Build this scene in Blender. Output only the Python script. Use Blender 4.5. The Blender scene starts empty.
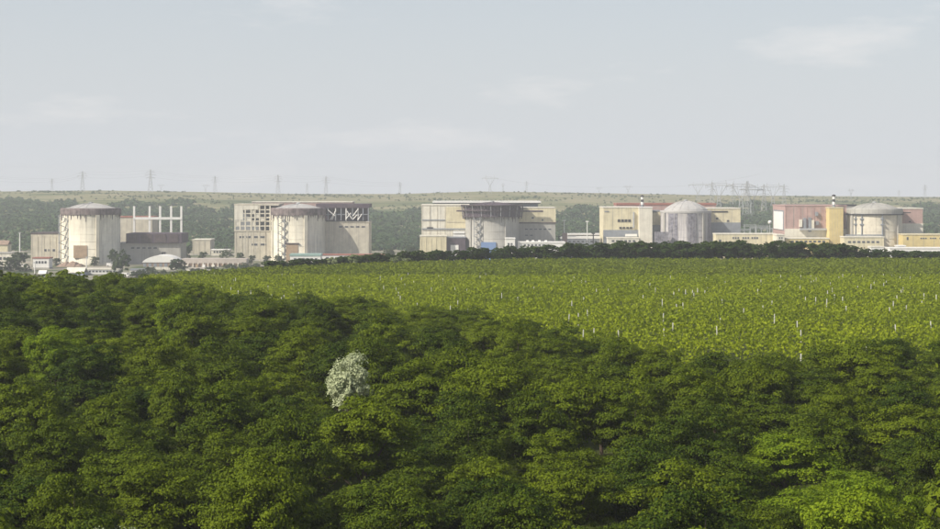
import bpy, math, random
import numpy as np
R = math.radians
random.seed(7)
rng = np.random.default_rng(7)
scene = bpy.context.scene

# ------------------------------------------------------------------ camera
W0, H0, F, HZ, EYE = 940.0, 529.0, 1754.0, 185.0, 56.0   # photo px, focal in px, eye level row, eye height over plant yard
cam_d = bpy.data.cameras.new('camera'); cam = bpy.data.objects.new('camera', cam_d)
scene.collection.objects.link(cam); scene.camera = cam
cam_d.sensor_width = 36.0; cam_d.lens = 36.0 * F / W0
cam_d.shift_y = -(H0 / 2 - HZ) / W0
cam_d.clip_start = 0.5; cam_d.clip_end = 40000
cam.location = (0, 0, EYE); cam.rotation_euler = (R(90), 0, 0)

# ------------------------------------------------------------------ sky and sun
CLX = 22.45
SUN_EL, SUN_AZ = R(40), math.atan2(-0.86, -0.51)      # azimuth from +Y towards +X
world = bpy.data.worlds.new('World'); scene.world = world; world.use_nodes = True
wn, wl = world.node_tree.nodes, world.node_tree.links
wn.clear()
out = wn.new('ShaderNodeOutputWorld'); bg = wn.new('ShaderNodeBackground'); bg.inputs['Strength'].default_value = 0.10
sky = wn.new('ShaderNodeTexSky'); sky.sky_type = 'NISHITA'; sky.sun_disc = False
sky.sun_elevation = SUN_EL; sky.sun_rotation = SUN_AZ; sky.altitude = 100
sky.air_density = 1.0; sky.dust_density = 3.0; sky.ozone_density = 1.0
tc = wn.new('ShaderNodeTexCoord'); sep = wn.new('ShaderNodeSeparateXYZ'); wl.new(tc.outputs['Generated'], sep.inputs[0])
def wmath(op, a, b=None):
    n = wn.new('ShaderNodeMath'); n.operation = op
    for i, v in enumerate((a, b)):
        if v is None: continue
        if isinstance(v, (int, float)): n.inputs[i].default_value = v
        else: wl.new(v, n.inputs[i])
    return n.outputs[0]
zpos = wmath('MAXIMUM', sep.outputs[2], 0.0)
comb = wn.new('ShaderNodeCombineXYZ')                              # wisps of cloud, wider than tall
wl.new(wmath('MULTIPLY', sep.outputs[0], 7.0), comb.inputs[0]); wl.new(wmath('MULTIPLY', sep.outputs[1], 7.0), comb.inputs[1]); wl.new(wmath('MULTIPLY', sep.outputs[2], 26.0), comb.inputs[2])
noi = wn.new('ShaderNodeTexNoise'); noi.inputs['Scale'].default_value = 1.0; noi.inputs['Detail'].default_value = 8; noi.inputs['Roughness'].default_value = 0.6
mp = wn.new('ShaderNodeMapping'); mp.inputs['Location'].default_value = (CLX, 1.4, 0.5); mp.inputs['Rotation'].default_value = (0, R(14), 0)
wl.new(comb.outputs[0], mp.inputs[0]); wl.new(mp.outputs[0], noi.inputs['Vector'])
cr = wn.new('ShaderNodeValToRGB'); cr.color_ramp.elements[0].position = 0.54; cr.color_ramp.elements[1].position = 0.76
wl.new(noi.outputs[0], cr.inputs[0])
vf = wmath('ADD', wmath('MULTIPLY', wmath('EXPONENT', wmath('MULTIPLY', zpos, -4.0)), 0.74), 0.12)   # hazy air, thickest low down
veil = wn.new('ShaderNodeMixRGB'); veil.inputs[2].default_value = (7.15, 7.5, 7.95, 1)
wl.new(vf, veil.inputs[0]); wl.new(sky.outputs[0], veil.inputs[1])
cm = wn.new('ShaderNodeMixRGB'); cm.inputs[2].default_value = (8.4, 8.15, 8.0, 1)
wl.new(wmath('MULTIPLY', cr.outputs[0], 0.6), cm.inputs[0]); wl.new(veil.outputs[0], cm.inputs[1])
wl.new(cm.outputs[0], bg.inputs['Color']); wl.new(bg.outputs[0], out.inputs['Surface'])
sun_d = bpy.data.lights.new('sun', 'SUN'); sun = bpy.data.objects.new('sun', sun_d); scene.collection.objects.link(sun)
sun_d.energy = 5.0; sun_d.angle = R(0.53); sun_d.color = (1.0, 0.93, 0.80)
from mathutils import Vector
sv = Vector((math.sin(SUN_AZ) * math.cos(SUN_EL), math.cos(SUN_AZ) * math.cos(SUN_EL), math.sin(SUN_EL)))
sun.rotation_euler = sv.to_track_quat('Z', 'Y').to_euler()
vs = scene.view_settings
vs.view_transform = 'Standard'; vs.look = 'None'; vs.exposure = 0.15; vs.gamma = 1.0; vs.use_curve_mapping = False
scene.render.engine = 'CYCLES'
scene.cycles.max_bounces = 8; scene.cycles.transparent_max_bounces = 8; scene.cycles.use_denoising = True
scene.cycles.caustics_reflective = False; scene.cycles.caustics_refractive = False

# ------------------------------------------------------------------ helpers
col = scene.collection
def wx(px, D): return (px - W0 / 2) / F * D
def wz(py, D): return EYE - (py - HZ) / F * D
def lin(c): return tuple(((v / 255) / 12.92 if v / 255 <= 0.04045 else ((v / 255 + 0.055) / 1.055) ** 2.4) for v in c)
def tag(o, label=None, cat=None, group=None, kind=None):
    if label: o['label'] = label
    if cat: o['category'] = cat
    if group: o['group'] = group
    if kind: o['kind'] = kind
    return o
def empty(name, loc, label=None, cat=None, group=None):
    o = bpy.data.objects.new(name, None); col.objects.link(o); o.location = loc; o.empty_display_size = 1.0
    return tag(o, label, cat, group)
def link_mesh(name, me, parent=None):
    o = bpy.data.objects.new(name, me); col.objects.link(o)
    if parent is not None: o.parent = parent
    return o
def world_loc(o):
    v = Vector((0, 0, 0))
    while o is not None: v = v + o.location; o = o.parent
    return v
def quads_mesh(name, q, mat, smooth=False):
    """q: (n,4,3) array of separate quads"""
    n = len(q); me = bpy.data.meshes.new(name)
    me.vertices.add(n * 4); me.loops.add(n * 4); me.polygons.add(n)
    me.vertices.foreach_set('co', np.ascontiguousarray(q, dtype=np.float32).ravel())
    me.loops.foreach_set('vertex_index', np.arange(n * 4, dtype=np.int32))
    me.polygons.foreach_set('loop_start', np.arange(n, dtype=np.int32) * 4)
    me.polygons.foreach_set('loop_total', np.full(n, 4, dtype=np.int32))
    me.update(calc_edges=True); me.materials.append(mat)
    return me
class MB:
    """collects shapes in world coordinates; build() links them as ONE mesh object under parent"""
    def __init__(s): s.v = []; s.f = []
    def add(s, vs_, fs_):
        o = len(s.v); s.v += [tuple(v) for v in vs_]; s.f += [tuple(i + o for i in f) for f in fs_]; return s
    def box(s, x0, x1, y0, y1, z0, z1):
        return s.add([(x0, y0, z0), (x1, y0, z0), (x1, y1, z0), (x0, y1, z0), (x0, y0, z1), (x1, y0, z1), (x1, y1, z1), (x0, y1, z1)],
                     [(0, 3, 2, 1), (4, 5, 6, 7), (0, 1, 5, 4), (1, 2, 6, 5), (2, 3, 7, 6), (3, 0, 4, 7)])
    def bar(s, a, b, r, n=4, r2=None):
        a, b = Vector(a), Vector(b); d = (b - a)
        if d.length < 1e-6: return s
        r2 = r if r2 is None else r2
        d.normalize(); u = d.orthogonal().normalized(); w = d.cross(u); vs_ = []
        for p, rr in ((a, r), (b, r2)):
            for k in range(n):
                t = 2 * math.pi * (k + .5) / n; vs_.append(p + u * math.cos(t) * rr + w * math.sin(t) * rr)
        fs_ = [(k, (k + 1) % n, n + (k + 1) % n, n + k) for k in range(n)] + [tuple(range(n - 1, -1, -1)), tuple(range(n, 2 * n))]
        return s.add(vs_, fs_)
    def lathe(s, cx, cy, prof, n=64, a0=0.0, a1=2 * math.pi):
        full = abs(a1 - a0 - 2 * math.pi) < 1e-6; m = n if full else n + 1; vs_ = []; fs_ = []
        for (r, z) in prof:
            for k in range(m):
                t = a0 + (a1 - a0) * k / n; vs_.append((cx + r * math.cos(t), cy + r * math.sin(t), z))
        for i in range(len(prof) - 1):
            for k in range(n):
                k2 = (k + 1) % m
                fs_.append((i * m + k, i * m + k2, (i + 1) * m + k2, (i + 1) * m + k))
        return s.add(vs_, fs_)
    def prism(s, pts, y0, y1):
        """polygon in x,z swept from y0 to y1"""
        n = len(pts); vs_ = [(p[0], y0, p[1]) for p in pts] + [(p[0], y1, p[1]) for p in pts]
        fs_ = [tuple(range(n - 1, -1, -1)), tuple(range(n, 2 * n))] + [(k, (k + 1) % n, n + (k + 1) % n, n + k) for k in range(n)]
        return s.add(vs_, [f[::-1] for f in fs_])
    def build(s, name, mat, parent=None, smooth=False, origin=None):
        o0 = world_loc(parent) if parent is not None else Vector(origin or (0, 0, 0))
        me = bpy.data.meshes.new(name); me.from_pydata([tuple(Vector(v) - o0) for v in s.v], [], s.f); me.materials.append(mat); me.update()
        if smooth: me.polygons.foreach_set('use_smooth', [True] * len(me.polygons))
        o = link_mesh(name, me, parent)
        if parent is None: o.location = o0
        return o

# ------------------------------------------------------------------ materials
def nodes_of(name):
    m = bpy.data.materials.new(name); m.use_nodes = True; nt = m.node_tree; nt.nodes.clear()
    return m, nt.nodes, nt.links
def ramp(n, pts):
    r = n.new('ShaderNodeValToRGB'); e = r.color_ramp.elements
    while len(e) < len(pts): e.new(0.5)
    for i, (p, c) in enumerate(pts): e[i].position = p; e[i].color = (*c, 1) if len(c) == 3 else c
    return r
MATS = {}
def surf(name, rgb, var=0.18, streak=0.0, scale=0.25, rough=0.85, dirt=(0.16, 0.14, 0.12), metal=0.0, spec=0.3):
    """weathered wall, paint or concrete: base colour, blotches, rain streaks, fine relief"""
    if name in MATS: return MATS[name]
    m, n, l = nodes_of(name); o = n.new('ShaderNodeOutputMaterial'); b = n.new('ShaderNodeBsdfPrincipled'); l.new(b.outputs[0], o.inputs[0])
    g = n.new('ShaderNodeNewGeometry')
    n1 = n.new('ShaderNodeTexNoise'); n1.inputs['Scale'].default_value = scale; n1.inputs['Detail'].default_value = 6; n1.inputs['Roughness'].default_value = 0.65
    l.new(g.outputs['Position'], n1.inputs['Vector'])
    lo = tuple(c * (1 - var) for c in rgb); hi = tuple(min(0.9, c * (1 + var)) for c in rgb)
    r1 = ramp(n, [(0.30, lo), (0.70, hi)]); l.new(n1.outputs[0], r1.inputs[0])
    last = r1.outputs[0]
    if streak > 0:
        mpn = n.new('ShaderNodeMapping'); mpn.inputs['Scale'].default_value = (0.8, 0.8, 0.045); l.new(g.outputs['Position'], mpn.inputs[0])
        n2 = n.new('ShaderNodeTexNoise'); n2.inputs['Scale'].default_value = 1.0; n2.inputs['Detail'].default_value = 4; l.new(mpn.outputs[0], n2.inputs['Vector'])
        r2 = ramp(n, [(0.48, (0, 0, 0)), (0.72, (streak,) * 3)]); l.new(n2.outputs[0], r2.inputs[0])
        mx = n.new('ShaderNodeMixRGB'); mx.inputs[2].default_value = (*dirt, 1); l.new(r2.outputs[0], mx.inputs[0]); l.new(last, mx.inputs[1]); last = mx.outputs[0]
    l.new(last, b.inputs['Base Color']); b.inputs['Roughness'].default_value = rough; b.inputs['Metallic'].default_value = metal
    b.inputs['Specular IOR Level'].default_value = spec
    bp = n.new('ShaderNodeBump'); bp.inputs['Strength'].default_value = 0.25; bp.inputs['Distance'].default_value = 0.15; l.new(n1.outputs[0], bp.inputs['Height']); l.new(bp.outputs[0], b.inputs['Normal'])
    MATS[name] = m; return m
def leaf(name, c_dark, c_light, obj_var=0.35, trans=0.3, scale=0.6, rough=0.7):
    if name in MATS: return MATS[name]
    m, n, l = nodes_of(name); o = n.new('ShaderNodeOutputMaterial')
    g = n.new('ShaderNodeNewGeometry'); oi = n.new('ShaderNodeObjectInfo')
    nz = n.new('ShaderNodeTexNoise'); nz.inputs['Scale'].default_value = scale; nz.inputs['Detail'].default_value = 3; l.new(g.outputs['Position'], nz.inputs['Vector'])
    def mth(op, a, b_):
        q = n.new('ShaderNodeMath'); q.operation = op
        for i, v in enumerate((a, b_)):
            if isinstance(v, (int, float)): q.inputs[i].default_value = v
            else: l.new(v, q.inputs[i])
        return q.outputs[0]
    f = mth('ADD', mth('MULTIPLY', mth('SUBTRACT', nz.outputs[0], 0.5), 0.9), 0.5)
    f = mth('ADD', f, mth('MULTIPLY', mth('SUBTRACT', g.outputs['Random Per Island'], 0.5), 0.55))
    f = mth('ADD', f, mth('MULTIPLY', mth('SUBTRACT', oi.outputs['Random'], 0.5), obj_var * 2))
    rp = ramp(n, [(0.0, c_dark), (1.0, c_light)]); l.new(f, rp.inputs[0])
    b = n.new('ShaderNodeBsdfPrincipled'); l.new(rp.outputs[0], b.inputs['Base Color']); b.inputs['Roughness'].default_value = rough; b.inputs['Specular IOR Level'].default_value = 0.12
    t = n.new('ShaderNodeBsdfTranslucent'); l.new(rp.outputs[0], t.inputs['Color'])
    mx = n.new('ShaderNodeMixShader'); mx.inputs[0].default_value = trans; l.new(b.outputs[0], mx.inputs[1]); l.new(t.outputs[0], mx.inputs[2]); l.new(mx.outputs[0], o.inputs[0])
    MATS[name] = m; return m

M_LOCUST = leaf('locust_leaves', (0.019, 0.042, 0.0012), (0.124, 0.165, 0.0035), trans=0.16)
M_BRIGHT = leaf('bright_leaves', (0.08, 0.145, 0.005), (0.23, 0.30, 0.010), obj_var=0.2)  # brighter yellow-green leaf tone, mostly on trees towards the lower right
M_SILVER = leaf('silver_leaves', (0.21, 0.26, 0.13), (0.44, 0.48, 0.29), trans=0.15)
M_HEDGE = leaf('hedge_leaves', (0.020, 0.046, 0.010), (0.065, 0.105, 0.018))
M_WILLOW = leaf('willow_leaves', (0.15, 0.19, 0.08), (0.30, 0.34, 0.18))
M_YARD = leaf('yard_tree_leaves', (0.025, 0.05, 0.015), (0.075, 0.11, 0.03))
M_VINE = leaf('vine_leaves', (0.160, 0.212, 0.004), (0.335, 0.385, 0.008), scale=0.05)
M_VINE2 = leaf('old_vine_leaves', (0.11, 0.15, 0.008), (0.21, 0.25, 0.014), scale=0.04)
M_WOOD = leaf('hill_wood_leaves', (0.025, 0.06, 0.022), (0.10, 0.155, 0.05), scale=0.012)
M_BARK = surf('bark', (0.12, 0.09, 0.065), scale=3)

# ------------------------------------------------------------------ terrain
FOREST = ([-60, 60, 150, 230, 330, 430, 520, 600, 670, 730, 800, 870, 940, 1000], [345, 335, 312, 268, 252, 236, 216, 200, 172, 166, 173, 182, 190, 195])
EDGE = ([-50, 110, 150, 200, 270, 400, 520, 1000], [350, 365, 440, 465, 500, 545, 572, 580])
RIDGE = ([-400, 0, 100, 200, 300, 400, 480, 560, 700, 940, 1400], [193, 191.5, 190.5, 192, 194, 194, 191.5, 192.5, 195, 198, 199])
NEAR = ([-400, 0, 4, 60, 100, 165, 215], [-3, -1.7, -2.6, -26.5, -25.0, -23.5, -21.2])
def sstep(t): t = np.clip(t, 0, 1); return t * t * (3 - 2 * t)
def fbm(x, y, s):
    return (np.sin(x / s + 1.3) * np.cos(y / s * 1.1 + 0.4) + 0.6 * np.sin(x / s * 2.3 + y / s * 1.7 + 2.0) + 0.4 * np.sin(x / s * 4.1 - y / s * 3.7))
def terrain(x, y):
    x = np.asarray(x, float); y = np.asarray(y, float)
    Dp = np.maximum(y, 60.0); px = np.clip(W0 / 2 + F * x / Dp, -400, 1400)
    zn = np.interp(y, *NEAR)
    zf = -18.6 - 0.012 * y
    z = np.where(y < 215, zn, zf)
    e = np.interp(px, *EDGE) + 8
    ze = -18.6 - 0.012 * e
    t = sstep((y - e) / 400.0)
    z = np.where(y > e, ze * (1 - t) + (-EYE) * t, z)
    zr = -(np.interp(px, *RIDGE) - HZ) / F * 2900.0
    th = np.clip((y - 1480) / 1420.0, 0, 1); th = 0.55 * sstep(th) + 0.45 * th
    bump = fbm(x, y, 130.0) * 2.2 * np.sin(np.pi * np.clip((y - 1480) / 1420.0, 0, 1))
    zh = -EYE * (1 - th) + zr * th + bump
    z = np.where(y > 1480, zh, z)
    z = np.where(y > 2900, zr - (y - 2900) * 0.006, z)
    z = z + np.where((y > 20) & (y < 165), fbm(x, y, 14.0) * 0.35, 0)
    return EYE + z
ys = np.unique(np.concatenate([np.linspace(-300, 0, 8), np.linspace(0, 240, 61), np.linspace(240, 720, 61), np.linspace(720, 1480, 30), np.linspace(1480, 2960, 60), np.linspace(2960, 5000, 10)]))
xs = np.unique(np.concatenate([np.linspace(-4000, -900, 16), np.linspace(-900, -200, 50), np.linspace(-200, 200, 81), np.linspace(200, 900, 50), np.linspace(900, 4000, 16)]))
X, Y = np.meshgrid(xs, ys); Z = terrain(X, Y)
nx, ny = len(xs), len(ys)
gv = np.stack([X, Y, Z], -1).reshape(-1, 3)
ii = (np.arange(ny - 1)[:, None] * nx + np.arange(nx - 1)[None, :]).ravel()
gf = np.stack([ii, ii + 1, ii + nx + 1, ii + nx], -1)
me = bpy.data.meshes.new('ground'); me.from_pydata(gv.tolist(), [], gf.tolist()); me.polygons.foreach_set('use_smooth', [True] * len(me.polygons))
def ground_mat():
    m, n, l = nodes_of('ground'); o = n.new('ShaderNodeOutputMaterial'); b = n.new('ShaderNodeBsdfPrincipled'); l.new(b.outputs[0], o.inputs[0]); b.inputs['Roughness'].default_value = 0.95; b.inputs['Specular IOR Level'].default_value = 0.1
    g = n.new('ShaderNodeNewGeometry'); sp = n.new('ShaderNodeSeparateXYZ'); l.new(g.outputs['Position'], sp.inputs[0])
    def noise(s, d=5, vec=None):
        q = n.new('ShaderNodeTexNoise'); q.inputs['Scale'].default_value = s; q.inputs['Detail'].default_value = d; l.new(vec or g.outputs['Position'], q.inputs['Vector']); return q.outputs[0]
    def step(a, b_):
        q = n.new('ShaderNodeMapRange'); q.inputs['From Min'].default_value = a; q.inputs['From Max'].default_value = b_; l.new(sp.outputs[1], q.inputs['Value']); return q.outputs[0]
    near = ramp(n, [(0.35, (0.032, 0.042, 0.010)), (0.65, (0.075, 0.090, 0.020))]); l.new(noise(0.15), near.inputs[0])
    yard = ramp(n, [(0.38, (0.06, 0.085, 0.03)), (0.50, (0.20, 0.19, 0.14)), (0.62, (0.34, 0.31, 0.26))]); l.new(noise(0.03, 7), yard.inputs[0])
    mpn = n.new('ShaderNodeMapping'); mpn.inputs['Scale'].default_value = (0.4, 1.6, 1); l.new(g.outputs['Position'], mpn.inputs[0])
    hill = ramp(n, [(0.30, (0.06, 0.085, 0.03)), (0.45, (0.15, 0.16, 0.065)), (0.58, (0.27, 0.235, 0.14)), (0.70, (0.12, 0.14, 0.055))])
    hm = n.new('ShaderNodeMath'); hm.operation = 'MULTIPLY_ADD'; l.new(noise(0.035, 8, mpn.outputs[0]), hm.inputs[0]); hm.inputs[1].default_value = 0.75
    hm2 = n.new('ShaderNodeMath'); hm2.operation = 'ADD'; l.new(noise(0.005, 6, mpn.outputs[0]), hm2.inputs[0]); hm2.inputs[1].default_value = -0.36; l.new(hm2.outputs[0], hm.inputs[2]); l.new(hm.outputs[0], hill.inputs[0])
    a = n.new('ShaderNodeMixRGB'); l.new(step(640, 900), a.inputs[0]); l.new(near.outputs[0], a.inputs[1]); l.new(yard.outputs[0], a.inputs[2])
    c = n.new('ShaderNodeMixRGB'); l.new(step(1470, 1600), c.inputs[0]); l.new(a.outputs[0], c.inputs[1]); l.new(hill.outputs[0], c.inputs[2])
    l.new(c.outputs[0], b.inputs['Base Color'])
    return m
me.materials.append(ground_mat()); me.update()
tag(link_mesh('ground', me), kind='structure')
def gz(x, y): return float(terrain(x, y))

# ------------------------------------------------------------------ haze
HZM, hn, hl = nodes_of('haze'); ho = hn.new('ShaderNodeOutputMaterial'); pv = hn.new('ShaderNodeVolumePrincipled')
pv.inputs['Color'].default_value = (0.93, 0.96, 1.0, 1); pv.inputs['Density'].default_value = 0.00017; pv.inputs['Anisotropy'].default_value = 0.0
hl.new(pv.outputs[0], ho.inputs['Volume'])
tag(MB().box(-4200, 4200, -400, 5200, -30, EYE + 48).build('haze', HZM), kind='stuff')

# ------------------------------------------------------------------ plants
def leaf_quads(pos, nrm, size, r, aspect=1.0):
    n = len(pos)
    nrm = nrm / (np.linalg.norm(nrm, axis=1, keepdims=True) + 1e-9)
    a = r.normal(size=(n, 3)); u = np.cross(nrm, a); u /= (np.linalg.norm(u, axis=1, keepdims=True) + 1e-9); w = np.cross(nrm, u)
    s = (size * r.uniform(0.6, 1.35, n))[:, None] * 0.5
    u = u * s; w = w * s * aspect
    bend = nrm * s * 0.25
    return np.stack([pos - u * 1.0 - bend, pos - w * 0.75, pos + u * 1.0 - bend, pos + w * 0.75], 1)
def crown_quads(seed, Wd, Ht, lobes, clumps, per, size, base=0.22, flat=0.62, lobe_r=0.36, hmin=0.36):
    """limbs carry lobes, lobes carry leaf clumps, clumps carry leaves"""
    r = np.random.default_rng(seed); out_ = []; lob = []
    for k in range(lobes):
        if k == 0: c = np.array([0, 0, Ht * 0.74]); rad = Wd * lobe_r
        else:
            t = 2 * math.pi * (k * 0.618 + r.uniform(-0.06, 0.06)); hh = r.uniform(hmin, 0.78)
            d = Wd * 0.5 * r.uniform(0.40, 0.66) * (1.15 - 0.55 * hh)
            c = np.array([math.cos(t) * d, math.sin(t) * d, Ht * hh]); rad = Wd * lobe_r * r.uniform(0.62, 1.0)
        lob.append((c, rad))
    for i in range(clumps):
        c, rad = lob[r.integers(len(lob))] if i >= lobes * 3 else lob[i % lobes]
        d = r.normal(size=3); d[2] = d[2] * 0.8 + 0.35; d /= np.linalg.norm(d)
        cc = c + d * rad * r.uniform(0.62, 1.08) * np.array([1, 1, 0.82])
        if cc[2] > Ht: cc[2] = Ht - r.uniform(0, 0.3)
        if cc[2] < Ht * base: cc[2] = Ht * base + r.uniform(0, 0.5)
        cr_ = Wd * r.uniform(0.055, 0.125)
        m = int(per * r.uniform(0.7, 1.3))
        e = r.normal(size=(m, 3)); e /= np.linalg.norm(e, axis=1, keepdims=True)
        e[:, 2] = np.where(e[:, 2] < -0.35, -e[:, 2] * 0.6, e[:, 2])
        p = cc + e * cr_ * (r.uniform(0.25, 1.0, (m, 1)) ** 0.5) * np.array([1.15, 1.15, flat])
        nr = e * 1.0 + np.array([0, 0, 0.45]) + d * 0.35 + r.normal(size=(m, 3)) * 0.42
        out_.append(leaf_quads(p, nr, size, r))
    return np.concatenate(out_), lob
def trunk_mesh(name, Wd, Ht, lob, seed, sides=6):
    rr = random.Random(seed); b = MB(); r0 = 0.020 * Ht + 0.03
    p = Vector((0, 0, -0.5)); top = Ht * 0.62
    for k in range(4):
        q = Vector((rr.uniform(-.12, .12), rr.uniform(-.12, .12), -0.5 + (top + 0.5) * (k + 1) / 4)); b.bar(p, q, r0 * (1 - k * 0.2), sides, r0 * (1 - (k + 1) * 0.2)); p = q
    for c, rad in lob:
        z0 = min(top * 0.95, max(0.2 * Ht, c[2] * 0.55)); a = Vector((0, 0, z0)); m = Vector((c[0] * .55, c[1] * .55, (z0 + c[2]) * .5)); e = Vector(c)
        b.bar(a, m, r0 * .5, 5, r0 * .33); b.bar(m, e, r0 * .33, 5, r0 * .12)
    me_ = bpy.data.meshes.new(name); me_.from_pydata(b.v, [], b.f); me_.materials.append(M_BARK); me_.update(); return me_
class Kind:
    def __init__(s, n, mat, Wd, Ht, lobes, clumps, per, size, seed, **k):
        s.var = []
        for i in range(n):
            q, lob = crown_quads(seed + i, Wd, Ht, lobes, clumps, per, size, **k)
            s.var.append((quads_mesh('crown', q, mat), trunk_mesh('trunk', Wd, Ht, lob, seed + i)))
        s.Wd, s.Ht, s.i = Wd, Ht, 0
    def plant(s, name, x, y, w, h, label, cat='tree', group=None, z=None, which=None, trunk=True):
        cme, tme = s.var[(s.i if which is None else which) % len(s.var)]; s.i += 1
        o = empty(name, (x, y, gz(x, y) if z is None else z), label, cat, group)
        o.rotation_euler = (0, 0, random.uniform(0, 6.28)); o.scale = (w / s.Wd, w / s.Wd, h / s.Ht)
        link_mesh('crown', cme, o)
        if trunk: link_mesh('trunk', tme, o)
        return o
K_LOC = Kind(9, M_LOCUST, 7.6, 8.2, 10, 200, 200, 0.155, 100, lobe_r=0.28)
K_BRI = Kind(3, M_BRIGHT, 7.6, 8.2, 10, 190, 190, 0.155, 200, lobe_r=0.28)
K_SIL = Kind(2, M_SILVER, 4.2, 7.5, 11, 110, 120, 0.13, 340, flat=1.3, lobe_r=0.25, hmin=0.36, base=0.2)
K_HED = Kind(6, M_HEDGE, 5.0, 7.5, 9, 120, 34, 0.50, 400, base=0.02, flat=0.9, lobe_r=0.36, hmin=0.10)
K_WIL = Kind(2, M_WILLOW, 5.0, 4.0, 5, 40, 26, 0.5, 500, base=0.05)
K_YRD = Kind(4, M_YARD, 8.0, 8.0, 8, 100, 36, 0.6, 600, base=0.02, flat=0.9, lobe_r=0.34, hmin=0.15)

MARKS = ((18, 'the tall white mast'), (46, 'the low beige building'), (91, 'the leftmost reactor'), (158, 'the white steel posts'), (201, 'the beige cube building'), (252, 'the half-built building'), (299, 'the second-left reactor'), (346, 'the bare steel roof frame'), (395, 'the lone ridge pylon'), (438, 'the pale yellow annex'), (493, 'the middle reactor'), (540, 'the long white shed'), (580, 'the slate switch house'), (615, 'the cream louvred building'), (646, 'the cream tower'), (686, 'the bluish reactor'), (745, 'the pale yellow office'), (795, 'the pink-red building'), (836, 'the yellow tower'), (874, 'the rightmost reactor'), (930, 'the yellow office at right'))
def sector(px): return min(MARKS, key=lambda m_: abs(m_[0] - px))[1]
SIL = (wx(349, 152), 152.0)
pts = []; cell = {}
def far_ok(x, y, rad):
    for dx in (-1, 0, 1):
        for dy in (-1, 0, 1):
            for (a, b_) in cell.get((int(x // 8) + dx, int(y // 8) + dy), ()):
                if (a - x) ** 2 + (b_ - y) ** 2 < rad * rad: return False
    return True
for tries in range(60000):
    y = math.sqrt(random.uniform(74 ** 2, 346 ** 2)); px = random.uniform(-55, 995); x = wx(px, y)
    if y > np.interp(px, *FOREST): continue
    if (x - SIL[0]) ** 2 + (y - SIL[1]) ** 2 < 2.6 ** 2 or (x - wx(112, 84)) ** 2 + (y - 84) ** 2 < 2.6 ** 2: continue
    rad = 5.45 if y < 200 else 5.8
    if not far_ok(x, y, rad): continue
    cell.setdefault((int(x // 8), int(y // 8)), []).append((x, y)); pts.append((x, y, px))
pts.sort(key=lambda p: p[1] + (400 if not -25 < p[2] < 965 else 0))
print('woodland trees', len(pts))
stuffq = []
for i, (x, y, px) in enumerate(pts):
    h = random.uniform(5.8, 9.8); w = random.uniform(6.0, 8.8)
    if random.random() < 0.10: h, w = random.uniform(3.6, 5.0), random.uniform(5.0, 6.5)      # low young growth between the tall trees
    if y > 150 and px < 440 or y > np.interp(px, *FOREST) - 34:            # the crowns along the far edge are lower
        h = min(h, max(3.6, wz(float(np.interp(px, [0, 100, 150, 230, 330, 430, 520, 600, 670, 730, 800, 870, 940], [274.5, 276, 280, 289, 297, 306, 315, 325, 346, 352, 346, 332, 332])) + random.uniform(-7, 11), y) - gz(x, y)))
    if SIL[1] - 26 < y < SIL[1] + 2 and abs(x - SIL[0] * y / SIL[1]) < 3.6: h = min(h, 5.9 - (SIL[1] - y) * .02)
    vy = HZ + (EYE - gz(x, y) - h * 0.8) / y * F
    if i < 300:
        band = 'near the bottom edge' if vy > 420 else ('amid the woodland' if vy > 325 else 'at the woodland far edge')
        size = 'tall' if h > 8.6 else ('low' if h < 6.8 else ('broad' if w > 7.5 else 'slim'))
        bright = (px > 770 and vy > 440 and random.random() < 0.85) or (px < 280 and vy < 420 and random.random() < 0.10)
        K, tone = (K_BRI, 'yellow-green') if bright else (K_LOC, 'dark green')
        K.plant('woodland_tree', x, y, w, h, '%s %s tree %s, straight below %s' % (size, tone, band, sector(px)), 'tree', 'foreground woodland trees')
    else:
        q, lob = crown_quads(5000 + i, w, h, 7, 70, 34, 0.46)
        q = q + np.array([x, y, gz(x, y)]); stuffq.append(q)
if stuffq:
    tag(link_mesh('woodland', quads_mesh('woodland', np.concatenate(stuffq), M_LOCUST)), 'far left mass of green woodland crowns before the plant yard', 'woodland', kind='stuff')
K_SIL.plant('silver_tree', SIL[0], SIL[1], 5.2, 10.2, 'pale silver-leaved tree rising amid dark green woodland', 'tree')
xb, yb = wx(112, 84), 84
K_SIL.plant('silver_shrub', xb, yb, 4.0, 10.6, 'pale silver-leaved shrub at the bottom left edge of the photo', 'shrub')

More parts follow.
